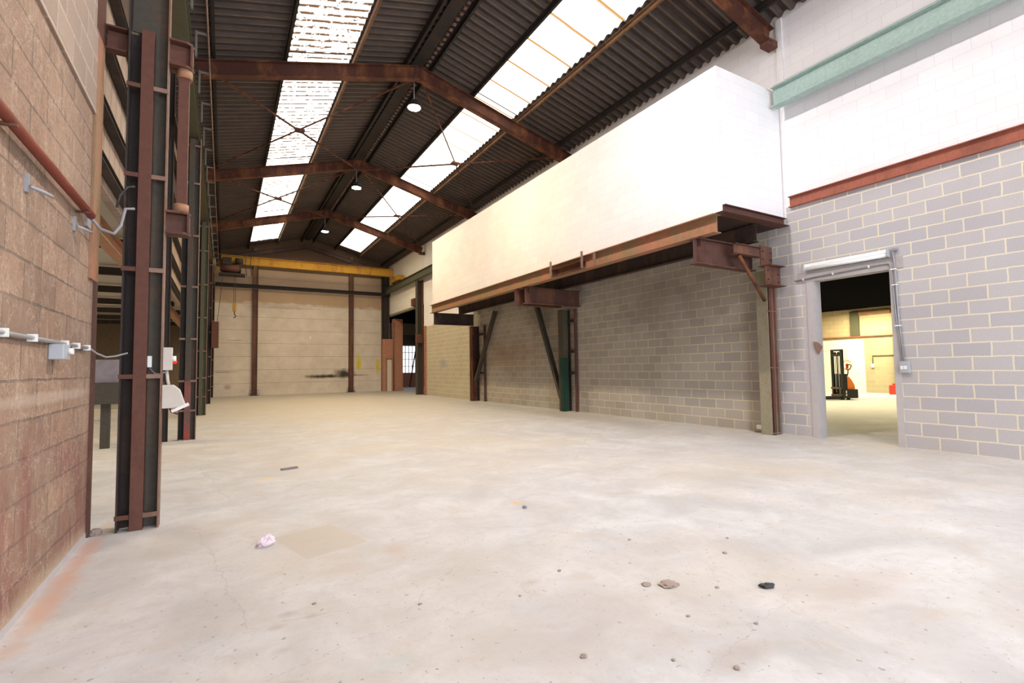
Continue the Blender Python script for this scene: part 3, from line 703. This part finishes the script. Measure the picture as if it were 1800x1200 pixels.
# ------------------------------------------------------------------ things on the left wall
t = thing('red_pipe', 'red painted pipe running level along the brown left wall', 'pipe', (-.97, 2, 2.7))
MB().tube([(-.965, YB+.1, 2.73), (-.965, 5.22, 2.73)], .030, 14).build('pipe', M['redpipe'], t)
for y in (1.2, 3.4, 5.0): MB().box(-1.02, -.93, y-.012, y+.012, 2.69, 2.705).build('pipe_bracket', M['rust'], t)
MB().box(-1.02, -1.0, 5.28, 5.42, 2.66, 2.82).build('saddle_plate', M['galv'], t)
MB().tube([(-.98, 5.22, 2.73), (-.93, 5.36, 2.66), (-.86, 5.5, 2.66), (-.82, 5.55, 2.75), (-.80, 5.62, 2.93), (-.74, 5.66, 2.95)], .013, 10).build('flexible_tail', M['greycable'], t)
o = MB().tube([(-.86, 5.60, 2.93), (-.84, 5.62, 3.05), (-.79, 5.64, 3.14), (-.74, 5.66, 3.16)], .010, 10).build('loop_cable', M['lead']); tag(o, 'short black cable looping to the nearest column above the red pipe end', 'cable')
for y, z, lab in ((3.88, 2.53, 'larger galvanised hook bracket below the red pipe'), (4.95, 2.57, 'small thin hook bracket below the end of the red pipe')):
    t = thing('wall_hook', lab, 'hook', (-1, y, z), 'hook brackets on the left wall')
    MB().box(-1.02, -1.005, y-.02, y+.02, z-.04, z+.07).build('plate', M['galv'], t)
    MB().tube([(-1.0, y, z), (-.95, y+.06, z-.012), (-.93, y+.13, z-.01)], .011, 8).build('arm', M['galv'], t)
t = thing('wall_conduit', 'pale grey conduit with clips running along the left wall to a switch', 'conduit', (-1, 2, 1.6))
MB().tube([(-.995, YB+.1, 1.645), (-.995, 5.42, 1.645)], .012, 10).build('pipe', M['greyplastic'], t)
for y in (1.0, 2.3, 3.55, 4.02, 4.72, 5.05, 5.40): MB().box(-1.02, -.975, y-.012, y+.012, 1.622, 1.668).build('clip', M['white'], t)
t = thing('isolator_switch', 'small grey isolator switch box under the conduit on the left wall', 'switch', (-1, 4.53, 1.53))
iso = MB().box(-1.02, -.94, 4.43, 4.60, 1.525, 1.63).build('body', M['greyplastic'], t, .006)
MB().cyl((-.94, 4.56, 1.585), .022, .025, (1,0,0)).build('knob', M['white'], iso)
o = MB().tube([(-.99, 5.43, 1.645), (-.95, 5.50, 1.60), (-.90, 5.57, 1.57), (-.84, 5.62, 1.58), (-.76, 5.66, 1.61)], .008, 8).build('drooping_cable', M['greycable']); tag(o, 'thin grey cable drooping from the left wall conduit to the nearest column', 'cable')
# things on the near column
t = thing('junction_box', 'cream junction box on the edge of the nearest column', 'junction box', (-.47, 5.72, 1.45))
MB().box(-.498, -.425, 5.69, 5.77, 1.45, 1.665).build('body', M['offwhite'], t, .004)
MB().cyl((-.425, 5.72, 1.56), .025, .03, (1,0,0)).build('gland', M['white'], t)
o = MB().tube([(-.47, 5.74, 1.45), (-.46, 5.74, 1.35), (-.45, 5.74, 1.31)], .014, 8).build('riser_conduit', M['offwhite']); tag(o, 'short conduit between the cream box and the floodlight', 'conduit')
t = thing('floodlight', 'cream box-shaped floodlight hanging on the edge of the nearest column', 'floodlight', (-.42, 5.72, 1.1))
MB().prism([(-.498, 1.09), (-.498, 1.31), (-.415, 1.31), (-.36, 1.26), (-.31, 1.10), (-.43, 1.09)], 5.68, 5.80, lambda u, v, w_: (u, w_, v)).build('housing', M['offwhite'], t, .005)
MB().bar((-.42, 5.74, 1.06), (-.29, 5.74, 1.12), .13, .028).build('front_glass', M['white'], t)
MB().tube([(-.44, 5.74, 1.09), (-.42, 5.74, 1.05), (-.37, 5.74, 1.03)], .010, 8).build('bracket', M['rust'], t)
o = MB().box(-.618, -.585, 5.72, 5.74, 1.48, 1.585).build('sensor_tag', M['white']); tag(o, 'small white box beside the maroon strip of the nearest column', 'sensor')
o = MB().tube([(-.60, 5.73, 1.47), (-.56, 5.72, 1.42), (-.51, 5.70, 1.415), (-.47, 5.71, 1.44)], .006, 8).build('looped_lead', M['greycable']); tag(o, 'thin pale lead from the white sensor to the cream junction box', 'cable')
o = MB().cyl((-.89, 12.60, 1.66), .042, .06, (0,-1,0)).build('red_indicator', M['redled']); tag(o, 'small red light seen past the cream junction box', 'indicator light')

# ------------------------------------------------------------------ projecting room on the right
t = thing('projecting_room', 'long white block room projecting from the right wall above the steel', 'room', (8.9, 13, 4.3))
MB().box(7.90, 8.04, 5.80, 20.42, 4.235, 7.05).build('side_wall', M['white_block'], t)
MB().box(8.04, 9.88, 5.80, 5.94, 4.40, 7.05).build('end_wall', M['white_block_x'], t)
MB().box(8.04, 9.88, 20.28, 20.42, 4.235, 7.05).build('far_end_wall', M['white_block_x'], t)
MB().box(8.04, 9.88, 5.94, 20.28, 6.95, 7.04).build('roof_slab', M['pale'], t)
MB().box(8.04, 9.88, 5.95, 20.27, 4.235, 4.30).build('deck', M['deck'], t)
o = MB().ibeam((7.86, 5.86, 4.05), (7.86, 20.4, 4.05), .22, .35, .016, .012).build('fascia_beam', M['orange_rust']); tag(o, 'long orange-rusted beam along the bottom edge of the projecting room', 'beam')
o = MB().ibeam((9.1, 5.9, 4.03), (9.1, 20.3, 4.03), .16, .34, .014, .012).build('inner_beam', M['deck']); tag(o, 'second lengthwise beam under the projecting room, nearer the wall', 'beam')
t = thing('end_beam', 'short rusty beam under the near end wall of the projecting room', 'beam', (8.9, 5.78, 4.2))
MB().ibeam((7.95, 5.80, 4.31), (9.88, 5.80, 4.31), .14, .17, .012, .01).build('beam', M['rust'], t)
MB().box(7.80, 9.89, 5.68, 5.93, 4.229, 4.234).build('flange_plate', M['rust'], t)
def cantilever(y, lab, x0=7.72, x1=9.52, mat='rust', z=3.61, h=.50):
    t = thing('cantilever_beam', lab, 'beam', (8.6, y, z-h/2), 'cantilever beams under the projecting room')
    MB().ibeam((x0, y, z), (x1, y, z), .20, h, .02, .014).build('beam', M[mat], t)
    MB().box(x0+.10, x0+.112, y-.09, y+.09, z-h/2+.02, z+h/2-.02).build('stiffener', M[mat], t)
cantilever(6.30, 'deep brown cantilever beam under the near end of the projecting room')
cantilever(12.55, 'nearer of the paired cantilever beams at the middle column', 7.80, 9.85)
cantilever(13.05, 'farther of the paired cantilever beams at the middle column', 7.74, 9.5)
cantilever(20.02, 'dark cantilever beam under the far end of the projecting room', 7.80, 9.7, 'deck')
# ledger tray hooked on the fascia
t = thing('steel_tray', 'rusty angle tray hooked over the long orange beam', 'bracket', (7.7, 10.3, 3.9))
MB().channel((7.69, 9.55, 3.98), (7.69, 11.0, 3.98), .09, .17, .010, side=1).build('angle', M['rafter'], t)
for y in (9.60, 10.95): MB().box(7.63, 7.66, y-.03, y+.03, 3.90, 4.30).box(7.63, 7.76, y-.03, y+.03, 3.88, 3.90).build('hook_strap', M['pinkflange'], t)
o = MB().box(7.735, 7.75, 9.20, 9.28, 3.90, 4.20).build('strap_plate', M['pinkflange']); tag(o, 'upright pinkish plate on the orange beam right of the tray', 'plate')
# near pillar
def wall_column(y0, y1, lab, zt, mats, x0=9.55, x1=9.87, comp=None, compx=9.8, wm=None):
    t = thing('wall_column', lab, 'column', (9.7, (y0+y1)/2, 0), 'steel columns on the right wall')
    MB().box(x0, x0+.015, y0, y1, 0, zt).build('front_flange', M[mats[0]], t)
    MB().box(x1-.05 if wm else x1-.015, x1, y0, y1, 0, zt).build('wall_flange', M[wm or 'dark'], t)
    ym = y0+.05 if wm else (y0+y1)/2
    MB().box(x0+.015, x1-.015, ym-.006, ym+.006, 0, zt).build('web', M[mats[1]], t)
    if comp:
        MB().box(compx, compx+.08, comp, comp+.07, 0, zt).build('side_angle', M['rust'], t)
        for z in (1.2, 1.9, 2.9):
            if z < zt: MB().box(compx-.02, compx+.03, min(comp+.07, y1), max(comp, y0), z, z+.09).build('batten', M['dark'], t)
    return t
p1 = wall_column(6.02, 6.26, 'khaki and brown steel column at the near end under the projecting room', 3.35, ('khaki', 'umber'), wm='umber')
MB().box(9.62, 9.70, 6.02, 6.13, 0, 3.0).build('service_strip', M['maroon'], p1)
for z in (.03, 1.35, 2.5): MB().box(9.545, 9.80, 6.005, 6.019, z, z+.02).build('batten', M['pinkflange'], p1)
t = thing('splice_stub', 'bolted brown steel stub beam at the head of the near wall column', 'stub beam', (9.5, 5.9, 3.0))
stb = MB().ibeam((9.35, 5.92, 3.21), (9.87, 5.92, 3.21), .26, .42, .016, .012).build('stub', M['rust'], t)
spl = MB().box(9.33, 9.72, 5.98, 5.995, 3.43, 3.83).build('splice_plate', M['rust'], t)
for (x, z) in ((9.40, 3.72), (9.40, 3.55), (9.66, 3.70), (9.66, 3.56)): MB().cyl((x, 5.98, z), .016, .018, (0,-1,0), 8).build('bolt', M['dark'], spl)
for (x, z) in ((9.45, 3.32), (9.45, 3.14), (9.78, 3.26), (9.78, 3.10)): MB().cyl((x, 5.914, z), .016, .018, (0,-1,0), 8).build('bolt', M['dark'], stb)
t = thing('knee_brace', 'short brown bracket arm with a diagonal tube prop beside the near wall column', 'brace', (9, 5.95, 2.8))
MB().ibeam((8.5, 6.0, 3.68), (9.33, 6.0, 3.68), .12, .20, .012, .01).build('arm', M['rust'], t)
MB().tube([(8.66, 6.0, 3.57), (9.50, 6.04, 2.72)], .035, 12).build('prop', M['rafter'], t)
p2 = wall_column(13.08, 13.32, 'steel column with bottle green lower part under the middle of the projecting room', 3.33, ('greygreen', 'olive'), comp=12.72)
MB().box(9.535, 9.549, 13.075, 13.22, 0, 1.75).box(9.55, 9.75, 13.06, 13.075, 0, 1.75).build('green_guard', M['darkgreen'], p2)
p3 = wall_column(19.85, 20.15, 'dark rusty column under the far end of the projecting room', 3.33, ('rafter', 'rafter'), comp=19.2)
p4 = wall_column(27.05, 27.40, 'grey column with brown box at the far opening', 6.58, ('greygreen', 'greygreen'), comp=26.98, compx=9.80)
MB().box(9.42, 9.86, 26.9, 27.04, 2.95, 3.45).build('collar', M['rust'], p4)
t = thing('diagonal_strut', 'dark diagonal strut leaning from the middle wall column up to the deck', 'strut', (9.7, 13.9, .4), 'diagonal struts under the projecting room')
MB().ibeam((9.68, 14.85, 3.80), (9.68, 13.36, .42), .12, .16, .012, .01, up=(1,0,0)).build('strut', M['greygreen'], t)
t = thing('diagonal_strut', 'dark diagonal strut leaning from the far wall column toward the camera', 'strut', (9.7, 19, .9), 'diagonal struts under the projecting room')
MB().ibeam((9.68, 17.9, 3.80), (9.68, 19.8, .9), .12, .16, .012, .01, up=(1,0,0)).build('strut', M['greygreen'], t)
# far opening jamb, header
o = MB().box(9.80, 9.88, 27.75, 27.95, 0, 5.2).build('door_track', M['pinkflange']); tag(o, 'pale perforated steel upright at the far opening', 'steel upright')
o = MB().box(9.66, 9.84, 27.96, 28.5, 5.22, 5.65).build('bracket_box', M['maroon']); tag(o, 'small maroon box at the head of the far opening', 'box')
o = MB().bar((9.95, 28.0, 5.18), (9.95, 33.9, 5.18), .2, .12).build('opening_header', M['khaki']); tag(o, 'khaki steel header along the top of the far opening', 'beam')
o = MB().tube([(10.08, 33.36, 0), (10.08, 33.36, 4.7)], .03).build('vertical_pipe', M['pinkflange']); tag(o, 'thin upright pipe on the far brickwork corner', 'pipe')
o = MB().box(10.9, 13.5, 36.0, 36.2, 3.3, 3.9).box(11.3, 13.2, 36.0, 36.2, 3.9, 4.05).build('lean_to_beam', M['greygreen']); tag(o, 'heavy grey beam inside the brick lean-to above its window', 'beam')
o = MB().bar((12.9, 38.5, 0.05), (13.6, 38.5, 4.0), .08, .08).build('leaning_pole', M['dark']); tag(o, 'dark pole leaning before the far lean-to window', 'pole')
# brick strip by p4
struct(MB().box(9.82, 9.899, 26.55, 26.75, 0, 3.9).build('trim_7', M['red_brick_y']))
# red channel on right wall
o = MB().channel((9.86, YB, 4.70), (9.86, 5.66, 4.70), .08, .22, .014, side=1).build('wall_channel', M['oxide']); tag(o, 'red oxide steel channel between white and grey blockwork', 'beam')

# ------------------------------------------------------------------ doorway fittings
t = thing('batten_light', 'unlit white fluorescent batten light above the doorway', 'light fitting', (9.83, 4.68, 3.25))
MB().box(9.80, 9.88, 3.98, 5.40, 3.30, 3.37).build('spine', M['diffuser'], t, .01)
MB().tube([(9.83, 3.99, 3.275), (9.83, 5.39, 3.275)], .034, 14).build('diffuser', M['diffuser'], t)
for y in (3.97, 5.385): MB().box(9.785, 9.875, y, y+.025, 3.235, 3.375).build('end_cap', M['greyplastic'], t, .006)
t = thing('door_conduit', 'grey conduits above the doorway and down to the switch beside it', 'conduit', (9.88, 4.5, 1.4))
MB().tube([(9.862, 5.62, 3.08), (9.862, 4.1, 3.14), (9.862, 3.99, 3.13), (9.862, 3.965, 3.05), (9.862, 3.93, 2.2), (9.862, 3.885, 1.45)], .011, 8).build('pipe', M['galv'], t)
MB().tube([(9.862, 3.93, 3.33), (9.862, 3.91, 3.1), (9.862, 3.90, 2.2), (9.862, 3.855, 1.45)], .011, 8).build('pipe', M['galv'], t)
for y, z in ((5.45, 3.087), (4.9, 3.108), (4.3, 3.132)): MB().box(9.85, 9.88, y-.012, y+.012, z-.02, z+.02).build('clip', M['white'], t)
for y, z in ((3.945, 3.02), (3.94, 2.75), (3.925, 2.05)): MB().box(9.845, 9.9, y-.05, y+.03, z-.01, z+.01).build('clip', M['white'], t)
o = MB().box(9.83, 9.90, 3.86, 3.93, 3.33, 3.38).build('round_box', M['galv'], None, .01); tag(o, 'small galvanised conduit box at the end of the batten light', 'conduit box')
t = thing('light_switch', 'grey surface mounted switch box right of the doorway', 'switch', (9.87, 3.84, 1.25))
MB().box(9.84, 9.899, 3.78, 3.92, 1.25, 1.44).build('box', M['greyplastic'], t, .006)
MB().box(9.832, 9.84, 3.81, 3.85, 1.31, 1.37).box(9.832, 9.84, 3.86, 3.90, 1.31, 1.37).build('rocker', M['white'], t)
o = MB().prism([(5.23, 1.60), (5.30, 1.72), (5.31, 1.85), (5.24, 1.84), (5.15, 1.75)], 9.86, 9.884, lambda u, v, w_: (w_, u, v)).build('hinge_flap', M['pinkflange']); tag(o, 'torn pinkish flap fixed to the left jamb of the doorway', 'flap')
# socket by near pillar
t = thing('floor_socket', 'white socket box near the floor beside the near wall column', 'socket', (9.8, 6.5, .05))
MB().box(9.80, 9.86, 6.42, 6.54, .06, .15).build('body', M['white'], t, .008)
MB().tube([(9.85, 6.45, .14), (9.87, 6.44, .5), (9.88, 6.40, .85)], .006, 6).build('lead', M['greycable'], t)
o = MB().box(9.72, 9.80, 6.35, 6.52, 0, .02).build('scrap_bar', M['pinkflange']); tag(o, 'small scrap of metal on the floor below the white socket', 'scrap')

# ------------------------------------------------------------------ next room contents
def stacker():
    t = thing('pallet_stacker', 'black and orange electric pallet stacker seen through the doorway', 'pallet stacker', (0, 0, 0))
    P = lambda n, mb, m, b=0, par=None: mb.build(n, M[m], par or t, b)
    P('chassis', MB().box(-.05, .72, -.38, .38, .06, .42).box(.3, .78, -.3, .3, .08, .38), 'black', .03)
    cw = MB().prism([(.12,.40),(.66,.40),(.62,.58),(.45,.80),(.30,.92),(.12,.95)], -.28, .28, lambda u, v, w_: (u, w_, v)); P('motor_cowl', cw, 'orange', .03)
    P('battery_cover', MB().box(-.02, .16, -.34, .34, .40, 1.02), 'black', .02)
    for y in (-.34, .34):
        P('outer_mast', MB().channel((-.10, y, .08), (-.10, y, 1.98), .07, .12, .012, up=(1,0,0), side=1 if y > 0 else -1), 'black')
        P('inner_mast', MB().box(-.15, -.07, y*.76-.02, y*.76+.02, .12, 1.94), 'black')
    P('mast_crosshead', MB().box(-.16, -.04, -.38, .38, 1.92, 1.99).box(-.16, -.10, -.3, .3, 1.72, 1.80), 'black', .01)
    P('chain_wheel', MB().cyl((-.1, -.12, 1.82), .07, .04, (0,1,0)).cyl((-.1, .10, 1.82), .07, .04, (0,1,0)), 'black')
    P('lift_cylinder', MB().cyl((-.1, 0, .15), .035, 1.65), 'black')
    P('lift_chain', MB().box(-.13, -.10, -.13, -.10, .3, 1.8).box(-.13, -.10, .10, .13, .3, 1.8), 'galv')
    P('carriage', MB().box(-.24, -.16, -.36, .36, .14, .22).box(-.24, -.16, -.36, .36, .42, .50).box(-.24, -.16, -.30, -.22, .14, .50).box(-.24, -.16, .22, .30, .14, .50), 'greygreen', .01)
    for y in (-.24, .24):
        fk = P('fork', MB().box(-1.35, -.2, y-.08, y+.08, .09, .14), 'dark', .01)
        lg = P('support_leg', MB().box(-1.25, .0, y-.06, y+.06, .03, .085), 'black', .01)
        P('load_roller', MB().cyl((-1.15, y-.05, .045), .04, .10, (0,1,0)), 'dark', 0, lg)
    P('drive_wheel', MB().cyl((.45, -.05, .11), .11, .10, (0,1,0)), 'dark')
    P('side_marking', MB().box(.14, .155, -.345, -.341, .35, .35+.01).box(.0, .05, -.395, -.381, .16, .24).box(.0, .05, -.395, -.381, .27, .36), 'white')
    ta = P('tiller_arm', MB().tube([(.42, 0, .85), (.50, 0, 1.05), (.52, 0, 1.18)], .03), 'black')
    P('tiller_handle', MB().tube([(.52, 0, 1.16), (.52, .12, 1.20), (.60, .14, 1.34), (.60, 0, 1.38), (.60, -.14, 1.34), (.52, -.12, 1.20), (.52, 0, 1.16)], .022), 'black', 0, ta)
    P('tiller_head', MB().box(.42, .52, -.05, .05, 1.22, 1.42), 'red', .02, ta)
    P('mast_guard_mark', MB().box(-.055, -.045, -.40, -.395, 1.3, 1.55), 'white')
    return t
st = stacker(); st.scale = (.74, .76, 1); st.location = (21.15, 10.45, 0); st.rotation_euler = (0, 0, math.radians(-24))
o = MB().tube([(26.85, 12.9, 2.6), (26.85, 12.9, 1.62)], .012).build('hanging_lead', M['doorcream']); tag(o, 'thin lead hanging on the cream panel above the coil', 'cable')
pts = [(26.90, 12.9+.22*math.cos(a), 1.4+.22*math.sin(a)) for a in [i*math.pi/8 for i in range(17)]]
o = MB().tube(pts, .03).build('cable_coil', M['doorcream']); tag(o, 'round coil of pale cable hanging on the cream panel behind the stacker', 'cable coil')
o = MB().ibeam((26.88, 10.75, 0), (26.88, 10.75, 4.1), .2, .24, .015, .012, up=(1,0,0)).build('green_column', M['olive']); tag(o, 'tall green steel column at the right of the next room', 'column')
o = MB().box(27.0, 27.09, 12.35, 12.75, 2.78, 3.98).build('green_stub', M['olive']); tag(o, 'short green steel stub high on the next room wall', 'steel stub')
o = MB().box(26.98, 27.09, 11.0, 12.33, 3.78, 3.95).build('tan_rail', M['orange_rust']); tag(o, 'orange-tan rail near the top of the next room wall', 'rail')
t = thing('wall_outlet', 'small white outlet with conduit on the next room blockwork', 'outlet', (26.97, 11.8, 1.2))
MB().box(26.94, 26.99, 11.75, 11.87, 1.22, 1.40).build('box', M['white'], t)
MB().tube([(26.97, 11.8, 1.4), (26.97, 11.8, 1.78), (26.97, 10.9, 1.78)], .018).build('conduit', M['olive'], t)
t = thing('red_fire_box', 'red box on the floor at the right edge of the doorway view', 'box', (26.2, 10.95, 0))
MB().box(26.0, 26.5, 10.35, 10.8, 0, .42).build('body', M['red'], t, .03)
MB().box(26.1, 26.4, 10.45, 10.7, .42, .5).build('lid', M['red'], t, .02)

# ------------------------------------------------------------------ debris on the floor
def lump(name, c, r, mat, lab, cat, sx=1, sy=1, sz=.5, seed=0, rough=.3, rotz=0):
    rnd = random.Random(seed); bm = bmesh.new(); bmesh.ops.create_icosphere(bm, subdivisions=3, radius=1)
    off = Vector((rnd.random()*50, rnd.random()*50, rnd.random()*50))
    from mathutils import noise
    for v in bm.verts:
        n = noise.noise(v.co*1.8+off)+.5*noise.noise(v.co*4+off)
        v.co *= 1+rough*n; v.co = Vector((v.co.x*sx*r, v.co.y*sy*r, max(v.co.z, -.5)*sz*r+.5*sz*r))
    bmesh.ops.rotate(bm, verts=bm.verts, cent=(0,0,0), matrix=Matrix.Rotation(rotz, 3, 'Z'))
    me = bpy.data.meshes.new(name); bm.to_mesh(me); bm.free(); me.materials.append(M[mat])
    o = bpy.data.objects.new(name, me); C.objects.link(o); o.location = (c[0], c[1], -.001); tag(o, lab, cat); return o
lump('crumpled_wrapper', (.325, 4.60), .055, 'litter', 'crumpled pinkish white wrapper on the floor near the left column', 'litter', 1.3, .75, .9, 3, .5, .3)
o = MB().bar((.74, 7.92, .012), (.96, 7.98, .012), .07, .022).build('wood_offcut', M['slat']); tag(o, 'flat grey wood offcut lying on the floor beyond the wrapper', 'wood scrap')
lump('dark_chip', (3.02, 1.985), .035, 'lead', 'small dark chip on the floor at the lower right', 'debris', 1.3, .6, .6, 5, .4, -.5)
lump('concrete_flake', (2.52, 2.345), .055, 'stone', 'largest flat broken concrete flake on the near floor', 'debris', 1.1, .9, .22, 8, .5)
lump('concrete_flake', (2.40, 2.42), .03, 'stone', 'small flake just left of the largest concrete flake', 'debris', 1.1, .9, .3, 9, .5)
lump('pebble', (2.665, 4.36), .022, 'slat', 'small grey pebble beside the orange paint mark', 'debris', 1, 1, .8, 11, .3)
lump('dirt_clod', (-.96, 5.72), .05, 'stone', 'dark clod of dirt at the foot of the left wall end', 'debris', 1, 1, .8, 12, .3)
rnd = random.Random(4)
i = 0
for (x, y) in ((1.05,2.95),(1.62,2.72),(2.05,2.9),(2.3,2.0),(1.9,1.75),(2.75,2.15),(1.55,2.0),(2.1,1.55),(3.3,2.5),(.5,3.3),(2.9,3.1),(3.6,2.7),(1.35,1.75),(2.55,1.75)):
    o = lump('grit_crumb', (x, y), .009+.007*rnd.random(), 'stone', 'small dark crumb of grit scattered on the near floor', 'grit', 1.2, 1, .6, i+20, .4)
    o['group'] = 'grit crumbs on the near floor'; i += 1
